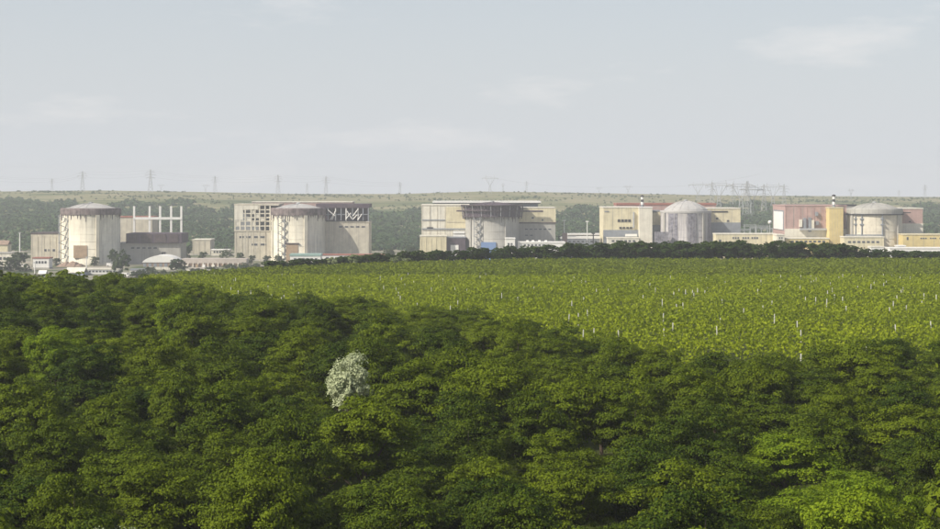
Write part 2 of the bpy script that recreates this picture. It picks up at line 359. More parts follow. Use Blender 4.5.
# vineyard: rows run away from the camera
def vines(name, mat, y0, y1, per, size, label, seed):
    r = np.random.default_rng(seed); dirx = 0.62; rows = []; sp = 2.4
    for k in range(-170, 160):
        xr = k * sp
        yy = np.arange(y0, y1, 1.25) + r.uniform(-.3, .3); xx = xr + dirx * (yy - 300) + r.normal(0, 0.16, len(yy))
        px = W0 / 2 + F * xx / yy
        e = np.interp(px, *EDGE) - 3 + 3 * np.sin(xx * 0.05); f = np.interp(px, *FOREST) + 1.0
        ok = (px > 118) & (px < 1010) & (yy < e) & (yy > f) & (r.random(len(yy)) > 0.05) & ~((abs(yy - 250 - 7 * np.sin(xx * .03)) < 1.5) & (np.sin(xx * .05 + 1) > .1)) & ~((abs(yy - 345 - 5 * np.sin(xx * .02)) < 2.4) & (np.sin(xx * .035) > -.3)) & (fbm(xx, yy, 9.0) > -1.55)
        rows.append(np.stack([xx[ok], yy[ok]], -1))
    p = np.concatenate(rows); n = len(p); z = terrain(p[:, 0], p[:, 1])
    c = np.stack([p[:, 0], p[:, 1], z], -1)
    hv = r.uniform(0.85, 1.2, n)
    c = np.repeat(c, per, 0); hv = np.repeat(hv, per)
    off = r.normal(size=(len(c), 3)) * np.array([0.30, 0.36, 0.0]); off[:, 2] = (0.30 + 1.35 * r.beta(2.2, 1.3, len(c))) * hv
    nr = np.stack([off[:, 0] * 1.2, off[:, 1] * .4, np.full(len(c), 0.45)], -1) + r.normal(size=(len(c), 3)) * 0.5
    q = leaf_quads(c + off, nr, size, r)
    print(name, n, len(q))
    return tag(link_mesh(name, quads_mesh(name, q, mat)), label, 'vineyard', kind='stuff')
vines('vine_rows', M_VINE, 165, 440, 26, 0.40, 'bright yellow-green vine rows across the near field', 11)
vines('old_vine_rows', M_VINE2, 449, 582, 15, 0.55, 'darker green vine rows along the far side of the field', 12)
M_POST = surf('concrete_post', (0.62, 0.61, 0.57), scale=2)
pm = MB().box(-.06, .06, -.06, .06, -0.3, 2.15); pm.box(-.045, .045, -.045, .045, 2.15, 2.2)
post_me = bpy.data.meshes.new('vineyard_post'); post_me.from_pydata(pm.v, [], pm.f); post_me.materials.append(M_POST); post_me.update()
cand = []
for k in range(-170, 160):
    for j in range(60):
        y = 168 + j * 7.0; x = k * 2.4 + 0.62 * (y - 300); px = W0 / 2 + F * x / y
        if 125 < px < 965 and np.interp(px, *FOREST) + 3 < y < min(438, float(np.interp(px, *EDGE)) - 4) and random.random() < 0.085: cand.append((y, x, px))
cand.sort()
far = MB()
for i, (y, x, px) in enumerate(cand):
    hh = random.uniform(0.86, 1.08)
    if i < 90:
        o = link_mesh('vineyard_post', post_me); o.location = (x, y, gz(x, y)); o.scale = (1, 1, hh); o.rotation_euler = (R(random.uniform(-3, 3)), R(random.uniform(-3, 3)), 0)
        tag(o, 'pale concrete post in the vine rows, before %s' % sector(px), 'post', 'vineyard posts nearest the woodland')
    else:
        z = gz(x, y); far.box(x - .05, x + .05, y - .05, y + .05, z - .2, z + 2.0 * hh)
tag(far.build('vineyard_posts', M_POST), 'many small pale posts farther off in the vine rows', 'posts', kind='stuff')

# tree line on the far side of the vineyard
TOP = ([262, 300, 340, 400, 450, 500, 560, 620, 700, 780, 830, 850, 880, 940, 990], [260, 259, 256, 251, 249, 246, 243.5, 241.5, 240.5, 240.5, 242, 245, 248.5, 251, 252])
pxv = 266.0
while pxv < 985:
    for row in range(2):
        D = float(np.interp(pxv, *EDGE)) + 9 + row * 7 + random.uniform(-2, 2); px = pxv + random.uniform(-4, 4) + row * 4; x = wx(px, D); z = gz(x, D)
        h = max(2.6, wz(float(np.interp(px, *TOP)), D) - z) * random.uniform(0.86, 1.1); w = max(4.2, h * random.uniform(0.75, 1.0))
        K_HED.plant('hedgerow_tree', x, D, w, h, '%s dark tree of the line behind the vineyard, before %s' % ('tall' if h > 7.4 else ('low' if h < 5 else 'mid-height'), sector(px)), 'tree', 'tree line behind the vineyard')
    pxv += random.uniform(7.0, 9.5)
for px, w, h, lab in ((333, 4.0, 3.2, 'leftmost of the pale grey-green bushes at the vineyard edge'), (355, 4.8, 3.8, 'tall pale grey-green bush at the vineyard edge below the second reactor'), (396, 4.8, 2.8, 'pale grey-green bush at the vineyard edge left of the middle reactor'), (407, 3.6, 2.2, 'low pale grey-green bush, rightmost at the vineyard edge before the tree line')):
    D = float(np.interp(px, *EDGE)) + 1; K_WIL.plant('willow_bush', wx(px, D), D, w, h, lab, 'bush', 'pale bushes')

# ------------------------------------------------------------------ the plant: materials
C_PALE = surf('pale_concrete', (0.66, 0.62, 0.51), var=0.15, streak=0.55, scale=0.12, dirt=(0.30, 0.27, 0.22))
C_GREY = surf('grey_concrete', (0.36, 0.35, 0.32), var=0.16, streak=0.45, scale=0.12, dirt=(0.18, 0.17, 0.16))
C_BLUE = surf('bluish_concrete', (0.42, 0.40, 0.39), var=0.2, streak=0.7, scale=0.10, dirt=(0.12, 0.12, 0.17))
C_DOME = surf('dome_cladding', (0.40, 0.39, 0.38), var=0.15, streak=0.15)
C_RUST = surf('dark_rusty_steel', (0.070, 0.052, 0.055), var=0.45, scale=0.6, streak=0.3)
C_RING = surf('rusty_streaked_ring', (0.13, 0.10, 0.10), var=0.75, scale=0.35, streak=0.5, dirt=(0.34, 0.31, 0.28))
C_BEIGE = surf('beige_wall', (0.52, 0.48, 0.39), var=0.17, streak=0.5, dirt=(0.28, 0.25, 0.21))
C_CREAM = surf('cream_wall', (0.61, 0.55, 0.38), var=0.15, streak=0.45, dirt=(0.34, 0.30, 0.2))
C_IVORY = surf('ivory_wall', (0.66, 0.63, 0.54), var=0.13, streak=0.4, dirt=(0.4, 0.36, 0.3))
C_YELL = surf('yellow_wall', (0.62, 0.50, 0.23), var=0.12, streak=0.2, dirt=(0.4, 0.32, 0.14))
C_PINK = surf('pink_red_cladding', (0.41, 0.28, 0.255), var=0.16, streak=0.5, dirt=(0.28, 0.18, 0.17))
C_WHITE = surf('white_paint', (0.74, 0.73, 0.70), var=0.07, streak=0.15, dirt=(0.5, 0.47, 0.42))
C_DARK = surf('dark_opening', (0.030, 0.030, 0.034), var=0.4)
C_GLASS = surf('window_glass', (0.05, 0.055, 0.065), rough=0.25, spec=0.5)
C_ROOF = surf('grey_roofing', (0.20, 0.19, 0.19), var=0.2)
C_REDROOF = surf('red_roofing', (0.30, 0.12, 0.09), var=0.2)
C_TEAL = surf('teal_roofing', (0.26, 0.38, 0.35), var=0.1)
C_BLUEBOX = surf('blue_sheet_cladding', (0.16, 0.25, 0.45), var=0.1)
C_BRICK = surf('brown_brick_infill', (0.36, 0.26, 0.17), var=0.2, scale=0.6)
C_EARTH = surf('red_earth', (0.28, 0.20, 0.15), var=0.25, scale=0.4)
C_STEEL = surf('galvanised_steel', (0.36, 0.37, 0.38), var=0.15, rough=0.6)
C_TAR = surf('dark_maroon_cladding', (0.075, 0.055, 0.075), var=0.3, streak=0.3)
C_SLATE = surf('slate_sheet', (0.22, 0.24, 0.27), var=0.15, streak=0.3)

def part(parent, name, px0, px1, y0, y1, D, dep, mat, ground=False):
    z1 = wz(y0, D); z0 = 0.0 if ground else wz(y1, D)
    return MB().box(wx(px0, D), wx(px1, D), D, D + dep, z0, z1).build(name, mat, parent)
def windows(parent, px0, px1, y0, y1, D, n, mat=None, gap=0.35, name='window'):
    """a row of n window boxes set just proud of the wall at depth D, each with its own pane"""
    s = (px1 - px0) / n
    for k in range(n):
        a = wx(px0 + s * k + s * gap / 2, D); b = wx(px0 + s * (k + 1) - s * gap / 2, D); z0, z1 = wz(y1, D), wz(y0, D)
        f = MB().box(a, b, D - 0.14, D + 0.2, z0, z1).build(name, mat or C_STEEL, parent)
        MB().box(a + .12, b - .12, D - 0.18, D + 0.1, z0 + .12, z1 - .12).build('pane', C_GLASS, f)
def block(name, label, px0, px1, ytop, D, dep, mat, roof=None, cat='building', base=0.0, over=0.35, rt=0.7, plinth=True):
    """flat-roofed building: wall, parapet roof slab, plinth; front face at depth D"""
    x0, x1 = wx(px0, D), wx(px1, D); zt = wz(ytop, D)
    e = empty(name, ((x0 + x1) / 2, D + dep / 2, base), label, cat)
    MB().box(x0, x1, D, D + dep, base, zt - rt).build('wall', mat, e)
    b = MB(); b.box(x0 - over, x1 + over, D - over, D + dep + over, zt - rt, zt); b.build('roof', roof or C_ROOF, e)
    if plinth: MB().box(x0 - .2, x1 + .2, D - .2, D + dep + .2, base - .3, base + min(1.1, .12 * (zt - base))).build('plinth', C_GREY, e)
    if x1 - x0 > 22 and zt - base > 18:                                # sealed joints between wall panels
        k = int((x1 - x0) / 6.5)
        for i in range(1, k): xx = x0 + (x1 - x0) * i / k; MB().box(xx - .11, xx + .11, D - .05, D + .05, base + 1.2, zt - rt).build('panel_joint', C_GREY, e)
    return e
def joints(e, px0, px1, y0, y1, D, n, mat, name='pilaster', w=0.28):
    for k in range(n + 1):
        x = wx(px0 + (px1 - px0) * k / n, D); MB().box(x - w, x + w, D - 0.22, D + 0.1, wz(y1, D), wz(y0, D)).build(name, mat, e)

def reactor(label, px0, px1, D, ywall, ydome, mat, ring, ring_h, dome_mat, dome_r=0.72, butt=(), stairs=None, over=0.6, spikes=0, bmat=None):
    """cylindrical containment with ring beam, shallow dome, buttress ribs and an outside stair"""
    cx = wx((px0 + px1) / 2, D); Rr = (px1 - px0) / 2 / F * D; zw = wz(ywall, D); zd = wz(ydome, D)
    e = empty('reactor_building', (cx, D, 0), label, 'reactor')
    w = MB(); prof = [(Rr + .35, -0.5), (Rr + .35, 2.0), (Rr, 2.0), (Rr, zw)]; w.lathe(cx, D, prof, 72); w.build('wall', mat, e, smooth=False).data.polygons.foreach_set('use_smooth', [True] * (72 * 3))
    rb = MB(); rb.lathe(cx, D, [(Rr - .2, zw - .02), (Rr + over, zw), (Rr + over, zw + ring_h * .82), (Rr + over * .3, zw + ring_h), (Rr * .84, zw + ring_h + .02)], 72); ro = rb.build('ring_beam', ring, e)
    zr = zw + ring_h; k = 9
    prof = [(Rr * .86, zr - .3)] + [(Rr * (dome_r + (.86 - dome_r) * (1 - t)), zr + .12 * (zd - zr) * t) for t in (0.5, 1.0)]
    prof += [(Rr * dome_r * (1 - t) + .02, zr + (zd - zr) * (.12 + .88 * (1 - (1 - t) ** 2))) for t in [i / k for i in range(1, k + 1)]]
    d = MB(); d.lathe(cx, D, prof, 64); dm = d.build('dome', dome_mat, e, smooth=True)
    MB().lathe(cx, D, [(1.6, zd - .25), (1.6, zd + .9), (0.05, zd + 1.2)], 16).build('vent_cap', C_STEEL, dm)
    for t in range(16):
        a = 2 * math.pi * t / 16; b = MB()
        for i in range(len(prof) - 2):
            (r0, z0), (r1, z1) = prof[i], prof[i + 1]; b.bar((cx + r0 * math.cos(a), D + r0 * math.sin(a), z0 + .08), (cx + r1 * math.cos(a), D + r1 * math.sin(a), z1 + .08), .16)
        b.build('dome_rib', dome_mat, dm)
    for zb in np.arange(6.0, zw - 3, 5.2):
        MB().lathe(cx, D, [(Rr - .05, zb), (Rr + .04, zb + .02), (Rr + .04, zb + .3), (Rr - .05, zb + .35)], 72).build('pour_band', mat, e)
    for (px, wpx) in butt:
        x = wx(px, D); dx = x - cx; yy = D - math.sqrt(max(0.1, Rr * Rr - dx * dx)); hw = wpx / F * D / 2
        a = math.atan2(yy - D, dx); ca, sa = math.cos(a), math.sin(a); b = MB()
        vs_ = []
        for z in (0, zw):
            for (rr, tt) in ((Rr - .5, -hw), (Rr + .9, -hw), (Rr + .9, hw), (Rr - .5, hw)): vs_.append((cx + rr * ca - tt * sa, D + rr * sa + tt * ca, z))
        b.add(vs_, [(0, 1, 5, 4), (1, 2, 6, 5), (2, 3, 7, 6), (4, 5, 6, 7)]); b.build('buttress', bmat or mat, e)
    if spikes:
        rr_ = random.Random(int(px0))
        for i in range(spikes):
            a = -math.pi * (i + rr_.uniform(0, .8)) / spikes; L = rr_.uniform(0.8, 4.6); r_ = Rr + .18; hw = rr_.uniform(.3, .8)
            x, y = cx + r_ * math.cos(a), D + r_ * math.sin(a)
            MB().bar((x, y, zw + .2), (x, y, zw - L), hw * .7, 4, hw * .25).build('rust_run', ring, ro)
    if stairs:
        sx0, sx1, ytop, nfl = stairs
        xa, xb = wx(sx0, D), wx(sx1, D); xm = (xa + xb) / 2; yy = D - math.sqrt(max(1, Rr * Rr - (xm - cx) ** 2)) - 3.6
        zt = wz(ytop, D); st = MB()
        for x in (xa, xb):
            for y in (yy, yy + 2.2): st.bar((x, y, 0), (x, y, zt), .22)
        so = st.build('stair_tower', C_STEEL, e)
        for i in range(nfl):
            z0, z1 = zt * i / nfl, zt * (i + 1) / nfl; b = MB(); s_ = 1 if i % 2 else -1
            p, q = (xa, xb) if s_ > 0 else (xb, xa)
            yo = yy + (0.5 if s_ > 0 else 1.6)
            b.add([(p, yo - .5, z0 + .5), (p, yo + .5, z0 + .5), (q, yo + .5, z1), (q, yo - .5, z1), (p, yo - .5, z0 + .1), (p, yo + .5, z0 + .1), (q, yo + .5, z1 - .4), (q, yo - .5, z1 - .4)], [(0, 1, 2, 3), (7, 6, 5, 4), (0, 3, 7, 4), (1, 0, 4, 5), (2, 1, 5, 6), (3, 2, 6, 7)])
            b.box(min(q, q + (xb - xa) * .14 * s_), max(q, q + (xb - xa) * .14 * s_), yy, yy + 2.2, z1 - .3, z1)
            b.build('stair_flight', C_SLATE, so)
    return e, cx, Rr, zw

# ---- leftmost unit
D5 = 1240
r5, c5, R5, z5 = reactor('pale concrete reactor building with dark rusty ring, leftmost of the five', 61.8, 120, D5, 214.5, 203.5, C_PALE, C_RING, 4.6, C_DOME, butt=((64, 2.2), (103, 3.0)), stairs=(64.5, 73, 215, 11), spikes=26)
part(r5, 'brick_infill', 73.5, 87, 245.5, 258, D5 - R5 - 0.2, 3.0, C_BRICK)
e = block('service_building', 'low beige service building with dark roof edge, left of the leftmost reactor', 31, 64, 233, D5 + 4, 34, C_BEIGE, C_RUST)
windows(e, 43, 56, 249, 251.5, D5 + 4, 3)
joints(e, 31.6, 62, 236, 264, D5 + 4, 5, C_BEIGE)
e = block('service_building', 'beige block half hidden behind the leftmost reactor, behind the white posts', 112, 152, 216.5, D5 + 62, 25, C_BEIGE, C_REDROOF)
e = block('machine_hall', 'grey unfinished hall under a dark maroon deck, right of the leftmost reactor', 116, 180.5, 243, D5 + 6, 26, C_GREY, C_GREY)
part(e, 'dark_deck', 126, 181.5, 233.5, 243.3, D5 + 4, 30, C_TAR)
for k, (a, b) in enumerate(((129, 137), (141, 152), (155, 166), (169, 178))): part(e, 'deck_panel', a, b, 234.2, 242.5, D5 + 3.6, 0.5, C_RUST)
part(e, 'door', 161.5, 165.5, 252, 256, D5 + 5.7, .4, C_DARK)
windows(e, 130, 158, 247, 249, D5 + 6, 5)
fr = empty('steel_frame', (wx(158, D5 + 40), D5 + 40, 0), 'white steel frame of five tall posts joined by one beam', 'frame')
for px in (134, 149.5, 160, 171, 181.2): part(fr, 'post', px - .95, px + .95, 206.2, 260, D5 + 40, 1.4, C_WHITE, True)
part(fr, 'beam', 133, 182, 217.2, 219.6, D5 + 39.6, 2.2, C_WHITE)

# ---- second unit
D4 = 1290
r4, c4, R4, z4 = reactor('yellowish concrete reactor building with streaky dark ring, second from the left', 271.5, 325, D4, 215, 204, C_PALE, C_RING, 5.2, C_DOME, butt=((274.5, 2.2), (308, 3.2)), stairs=(281, 287.5, 216, 11), spikes=34)
part(r4, 'brick_infill', 286, 298, 244, 262, D4 - R4 - 0.2, 3.0, C_BRICK)
part(r4, 'lintel', 285, 299, 243, 244.2, D4 - R4 - 0.6, 3.0, C_RUST)
Ds = D4 + 3
e = block('turbine_building', 'half-built beige turbine building with open upper storeys, left of the second reactor', 234.5, 277, 230.5, Ds, 36, C_BEIGE, C_BEIGE)
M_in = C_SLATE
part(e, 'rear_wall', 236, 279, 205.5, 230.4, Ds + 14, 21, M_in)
part(e, 'roof_deck', 234, 279, 204, 205.6, Ds, 36, C_BEIGE)
part(e, 'wall_panel', 234.5, 243, 205.7, 220, Ds, .8, C_IVORY); part(e, 'wall_panel', 243.3, 258.5, 205.7, 209.5, Ds, .8, C_IVORY)
for y in (209.8, 213.6, 217.6, 221.2, 226): part(e, 'floor_beam', 234.6, 277, y - .5, y + .5, Ds + .3, 3.0, C_PALE)
for px in (234.9, 240, 245.2, 251, 255, 259.5, 265, 270): part(e, 'column', px - .55, px + .55, 205.7, 230.4, Ds + .1, 1.1, C_PALE)
for (a, b, y0, y1) in ((245.9, 250.2, 218.3, 220.6), (251.8, 254.2, 210.6, 213), (235.6, 239.3, 221.8, 225.4), (251.8, 254.2, 222, 225.4), (260.2, 264.2, 218.3, 220.6), (255.8, 258.7, 214.4, 217)): part(e, 'infill_panel', a, b, y0, y1, Ds + .5, .6, C_IVORY)
windows(e, 238, 266, 236, 238, Ds, 4); windows(e, 250, 268, 243.5, 245.5, Ds, 2)
joints(e, 236, 271, 231.5, 261, Ds, 6, C_BEIGE)
e = block('turbine_building', 'beige building with bare steel frame on top, right of the second reactor', 319, 368.8, 221.5, Ds, 36, C_BEIGE, C_BEIGE)
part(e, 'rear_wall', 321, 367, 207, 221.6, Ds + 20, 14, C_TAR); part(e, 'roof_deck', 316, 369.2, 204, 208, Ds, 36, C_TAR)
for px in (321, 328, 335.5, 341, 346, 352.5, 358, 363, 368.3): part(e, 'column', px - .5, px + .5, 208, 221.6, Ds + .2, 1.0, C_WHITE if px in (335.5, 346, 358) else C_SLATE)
for (a, ya, b, yb) in ((328, 210, 335, 216), (330, 220, 335, 213), (335.5, 211, 332, 220), (346, 219, 351, 213), (353, 216, 358, 209.5), (358, 220, 362, 214), (347, 211, 352, 219), (353, 219.5, 357, 215)):
    b_ = MB().bar((wx(a, Ds), Ds - .3, wz(ya, Ds)), (wx(b, Ds), Ds - .3, wz(yb, Ds)), .38); b_.build('brace', C_WHITE, e)
for y in (214.5,): part(e, 'floor_beam', 320.5, 368.6, y - .4, y + .4, Ds + .4, .8, C_SLATE)
part(e, 'roof_edge', 326, 366, 220.6, 221.6, Ds - .5, .5, C_DARK)
windows(e, 322, 326, 230, 232, Ds, 1); windows(e, 322, 326, 241, 243.5, Ds, 1); windows(e, 338, 366, 226, 227.6, Ds, 5)
e = block('turbine_hall', 'long flat-roofed hall showing behind the second reactor', 252, 352, 201.6, Ds + 48, 30, C_PINK, C_IVORY)

# ---- middle unit
D3 = 1300
r3, c3, R3, z3 = reactor('grey concrete reactor building with wide steel work ring, middle of the five', 465.5, 519, D3, 216.5, 202.5, C_GREY, C_TAR, 8.4, C_TAR, dome_r=.8, butt=((471, 2.0), (505.5, 2.6)), stairs=(474, 480, 217, 12), over=1.0, spikes=14)
for k in range(30):                                                    # scaffold on the ring
    a = -math.pi * k / 29; r_ = R3 + 2.0; x, y = c3 + r_ * math.cos(a), D3 + r_ * math.sin(a); r2_ = R3 + 3.2
    MB().bar((x, y, z3 - 1.5), (c3 + r2_ * math.cos(a), D3 + r2_ * math.sin(a), z3 + 8.6), .18).build('scaffold_post', C_TAR if k % 3 else C_STEEL, r3)
for zz_, rr_ in ((z3 - .2, 2.2), (z3 + 4.2, 2.8), (z3 + 8.2, 3.3)):
    MB().lathe(c3, D3, [(R3 + .3, zz_), (R3 + rr_ + .3, zz_), (R3 + rr_ + .3, zz_ + .5), (R3 + .3, zz_ + .5)], 60).build('work_platform', C_RUST, r3)
part(r3, 'blue_cladding', 481, 496, 242.2, 262, D3 - R3 - .4, 3, C_BLUEBOX)
part(r3, 'crane_rail', 456.5, 466, 210.3, 211.7, D3 - 2, 1.6, C_TAR); part(r3, 'crane_rail', 520, 543, 210.5, 211.8, D3 - 2, 1.6, C_TAR)
Ds = D3 + 3
e = block('service_building', 'grey-cream service building with dark bands, left of the middle reactor', 421.5, 469, 204.5, Ds, 38, C_IVORY, C_IVORY)
part(e, 'wall_panel', 446, 468, 207, 228.4, Ds - .35, .4, C_CREAM)
part(e, 'band', 422, 445, 219.6, 220.5, Ds - .5, .5, C_SLATE); part(e, 'band', 421.8, 468, 228.4, 229.6, Ds - .8, .8, C_SLATE)
part(e, 'band', 446.5, 467, 221.8, 222.3, Ds - .6, .5, C_BEIGE); part(e, 'louvre', 427, 433, 227.2, 228.6, Ds - .9, .6, C_DARK)
joints(e, 422, 468, 206, 262, Ds, 6, C_BEIGE, w=.2)
part(e, 'canopy', 453, 465, 231.2, 233.6, Ds - 4, 4, C_WHITE); part(e, 'canopy', 453, 465, 234.6, 236.5, Ds - 4, 4, C_WHITE)
e = block('annex', 'pale yellow low annex left of the middle reactor', 420, 446.5, 235.5, Ds - 20, 18, C_CREAM, C_IVORY)
joints(e, 421, 446, 238, 262, Ds - 20, 5, C_CREAM)
e = block('annex', 'dark maroon shed beside the pale yellow annex, left of the middle reactor', 446.8, 465.5, 237, Ds - 16, 14, C_TAR, C_SLATE)
part(e, 'roller_door', 450.5, 458.5, 245, 263, Ds - 16.3, .5, C_WHITE)
e = block('service_building', 'cream and grey service building right of the middle reactor', 515, 555.5, 207.5, Ds, 38, C_GREY, C_IVORY)
part(e, 'upper_cladding', 515, 555.8, 208, 222.2, Ds - .35, .5, C_CREAM); part(e, 'band', 515, 555.9, 222.2, 223.6, Ds - .5, .6, C_RUST)
part(e, 'louvre', 526, 543, 210.5, 211.8, Ds - .6, .4, C_DARK); windows(e, 531, 534.5, 217, 218.8, Ds - .35, 1); windows(e, 541, 544, 219.2, 221, Ds - .35, 1)
windows(e, 524, 552, 228.5, 230, Ds, 6); windows(e, 524, 534, 234.5, 236, Ds, 2)
e = block('turbine_hall', 'long hall with thin white overhanging roof behind the middle reactor', 436, 538, 203.2, Ds + 48, 30, C_SLATE, C_SLATE)
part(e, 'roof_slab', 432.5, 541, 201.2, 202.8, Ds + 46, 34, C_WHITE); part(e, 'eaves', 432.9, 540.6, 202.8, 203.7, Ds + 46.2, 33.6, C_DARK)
e = block('low_shed', 'long white low shed right of the middle reactor, behind the tree line', 519, 565, 242, D3 - 34, 16, C_WHITE, C_WHITE)
windows(e, 523, 545, 244.2, 246, D3 - 34, 6)
e = block('low_shed', 'small white block against the foot of the middle reactor', 505.5, 515, 238, D3 - 40, 12, C_WHITE, C_WHITE)
windows(e, 507, 513, 243, 245, D3 - 40, 2)
for k, px in enumerate((527.5, 533, 539.5, 546)):
    o = part(None, 'roof_vent', px - 1.2, px + 1.2, 240.2, 241.9, D3 - 30, 2.5, C_WHITE)
    tag(o, 'white roof vent on the long white low shed, %s from the left' % ('first', 'second', 'third', 'fourth')[k], 'vent', 'roof vents')

# ---- fourth unit
D2 = 1345
r2, c2, R2, z2 = reactor('bluish weathered reactor building with pale conical dome, second from the right', 660.5, 711, D2, 212.5, 201, C_BLUE, C_DOME, 1.6, C_DOME, dome_r=.84, butt=((663.5, 3.0), (701, 3.4)), over=.4, bmat=C_GREY)
C_STAIN = surf('blue_mottled_panel', (0.16, 0.155, 0.185), var=0.7, scale=0.5, streak=0.6, dirt=(0.38, 0.36, 0.36))
for (a, b) in ((666.5, 675), (684, 693.5), (706, 709.5)):
    t0, t1 = [-math.acos(max(-1, min(1, (wx(p_, D2) - c2) / R2))) for p_ in (a, b)]
    MB().lathe(c2, D2, [(R2 - .2, 4), (R2 + .3, 4), (R2 + .3, z2 - .6), (R2 - .2, z2 - .6)], 12, t0, t1).build('stained_panel', C_STAIN, r2)
part(r2, 'pipe_rack', 655, 668, 232, 244, D2 - R2 - 2, 3, C_STAIN)
Ds = D2 + 3
e = block('service_building', 'cream service building with louvre rows, left of the cream tower', 603.5, 640, 207, Ds, 42, C_CREAM, C_IVORY)
part(e, 'grey_base', 603.3, 640.2, 230, 262, Ds - .4, .6, C_SLATE)
part(e, 'louvre', 604.5, 609, 211, 212, Ds - .3, .5, C_SLATE)
for px in (619, 622.6, 626, 629.5): part(e, 'louvre', px - 1.3, px + 1.3, 219.4, 222, Ds - .35, .5, C_DARK)
for px in (620.5, 624, 627.6, 631): part(e, 'louvre', px - 1.2, px + 1.2, 227, 228.8, Ds - .5, .6, C_DARK)
part(e, 'pipe_duct', 633, 634.4, 212, 228, Ds - 1.6, 1.5, C_STEEL); part(e, 'pipe_duct', 625.5, 637, 234, 236.4, Ds - 4, 2.5, C_WHITE)
e = block('annex', 'low ivory annex at the foot of the cream service building', 608, 639, 237.5, Ds - 16, 14, C_IVORY, C_IVORY); windows(e, 611, 636, 240, 242, Ds - 16, 6)
tw = block('stair_tower', 'tall plain cream tower left of the second reactor from the right', 639.4, 652.3, 207, Ds - 8, 17, C_IVORY, C_WHITE)
def stack(label, px, y0, y1, D):
    x = wx(px, D); e_ = empty('vent_stack', (x, D, wz(y1, D)), label, 'stack'); zb, zt = wz(y1, D), wz(y0, D)
    for k, m_ in enumerate((C_SLATE, C_WHITE, C_DARK, C_WHITE)):
        z0 = zb + (zt - zb) * k / 4; MB().lathe(x, D, [(.02, z0), (1.05, z0), (1.0, z0 + (zt - zb) / 4 - .05), (.02, z0 + (zt - zb) / 4 - .04)], 14).build('stack_section', m_, e_)
    MB().lathe(x, D, [(1.0, zt), (1.45, zt + .3), (1.45, zt + 1.0), (.2, zt + 1.5)], 14).build('cowl', C_DARK, e_)
    for s in (-1, 1): MB().bar((x + s * 2.4, D, zb - .1), (x + s * .9, D, zb + (zt - zb) * .6), .12).build('stay', C_STEEL, e_)
stack('short black and white vent stack on the plain cream tower', 642.2, 197, 207, Ds - 1)
e = block('service_building', 'narrow cream wall between the cream tower and the bluish reactor', 652.6, 662, 210.5, Ds + 4, 30, C_CREAM, C_SLATE)
part(e, 'louvre', 653, 657, 211.5, 212.5, Ds + 3.6, .5, C_DARK); part(e, 'grey_base', 652.4, 662.2, 225, 262, Ds + 3.6, .5, C_SLATE)
e = block('service_building', 'cream and slate service building right of the bluish reactor', 706, 740.5, 208, Ds, 38, C_CREAM, C_IVORY)
part(e, 'grey_base', 705.8, 740.7, 222.5, 262, Ds - .4, .6, C_SLATE); part(e, 'louvre', 712, 728, 211, 212.4, Ds - .3, .5, C_DARK)
windows(e, 715, 719, 217.5, 219.5, Ds, 1); windows(e, 726, 730, 220, 222, Ds, 1)
e = block('turbine_hall', 'red-roofed hall behind the cream tower and bluish reactor', 617, 716, 203.2, Ds + 52, 30, C_PINK, C_REDROOF, rt=1.6)
e = block('office_building', 'long pale yellow office building between the two right reactors', 716, 776, 233.5, D2 - 48, 16, C_CREAM, C_IVORY)
for a in (732, 742, 751): windows(e, a, a + 7.5, 237, 239, D2 - 48, 3, gap=.3)
windows(e, 718, 722, 239.5, 242, D2 - 48, 1)

# ---- rightmost unit
D1 = 1300
r1, c1, R1, z1 = reactor('pale concrete reactor building with flat dark band, rightmost of the five', 847.5, 901.5, D1, 213.5, 203, C_BEIGE, C_GREY, 3.8, C_GREY, dome_r=.80, butt=((850, 3.0), (894, 6.0)), over=.5, bmat=C_GREY)
MB().lathe(c1, D1, [(R1 + .1, z1 - 1.0), (R1 + 1.3, z1 - 1.0), (R1 + 1.3, z1 - .2), (R1 + .1, z1 - .2)], 72).build('dark_band', C_DARK, r1)
Dp = D1 - R1 - .8
for px, y0 in ((858.4, 213.5), (863.3, 214), (882.5, 214)):
    x = wx(px, Dp); yy = D1 - math.sqrt(max(1, R1 ** 2 - (x - c1) ** 2)) - .7
    MB().bar((x, yy, 1), (x, yy, wz(y0, Dp)), .42, 8).build('riser_pipe', C_SLATE, r1)
    for y in (219, 224.5): MB().box(x - 1.3, x + 1.3, yy - .7, yy + 1.2, wz(y + .8, Dp), wz(y - .5, Dp)).build('landing', C_SLATE, r1)
part(r1, 'walkway', 846, 883, 234.6, 235.8, Dp - 1.4, 1.8, C_SLATE)
Ds = D1 + 3
e = block('turbine_building', 'pink-red turbine building with pale base, left of the yellow tower', 785, 846.5, 205.2, Ds, 52, C_PINK, C_PINK)
part(e, 'pale_base', 784.8, 846.6, 228.8, 262, Ds - .6, .8, C_IVORY)
xl = wx(785, Ds)
MB().box(xl - .5, xl + .1, Ds + 7, Ds + 46, wz(230, Ds), wz(212, Ds)).build('pale_side_door', C_WHITE, e)
MB().box(xl - .3, xl + .1, Ds + 4.5, Ds + 48.5, wz(230.5, Ds), wz(210.6, Ds)).build('door_surround', C_SLATE, e)
for px, y0, y1 in ((801, 219.5, 227), (805, 218, 230), (810, 217.5, 232), (817, 212, 216), (817.5, 221, 225), (813, 220, 229)): part(e, 'duct', px - 1.3, px + 1.3, y0, y1, Ds - 2.2, 2.2, C_SLATE if px not in (801, 813) else C_IVORY)
part(e, 'pipe_bridge', 800, 828, 228.4, 230.2, Ds - 4, 3.5, C_STEEL)
for y in (211.5, 219.5, 228): part(e, 'bracket', 826, 828.4, y, y + 1.3, Ds - .5, .8, C_DARK)
joints(e, 786, 828, 207, 228.5, Ds, 6, C_PINK, w=.18)
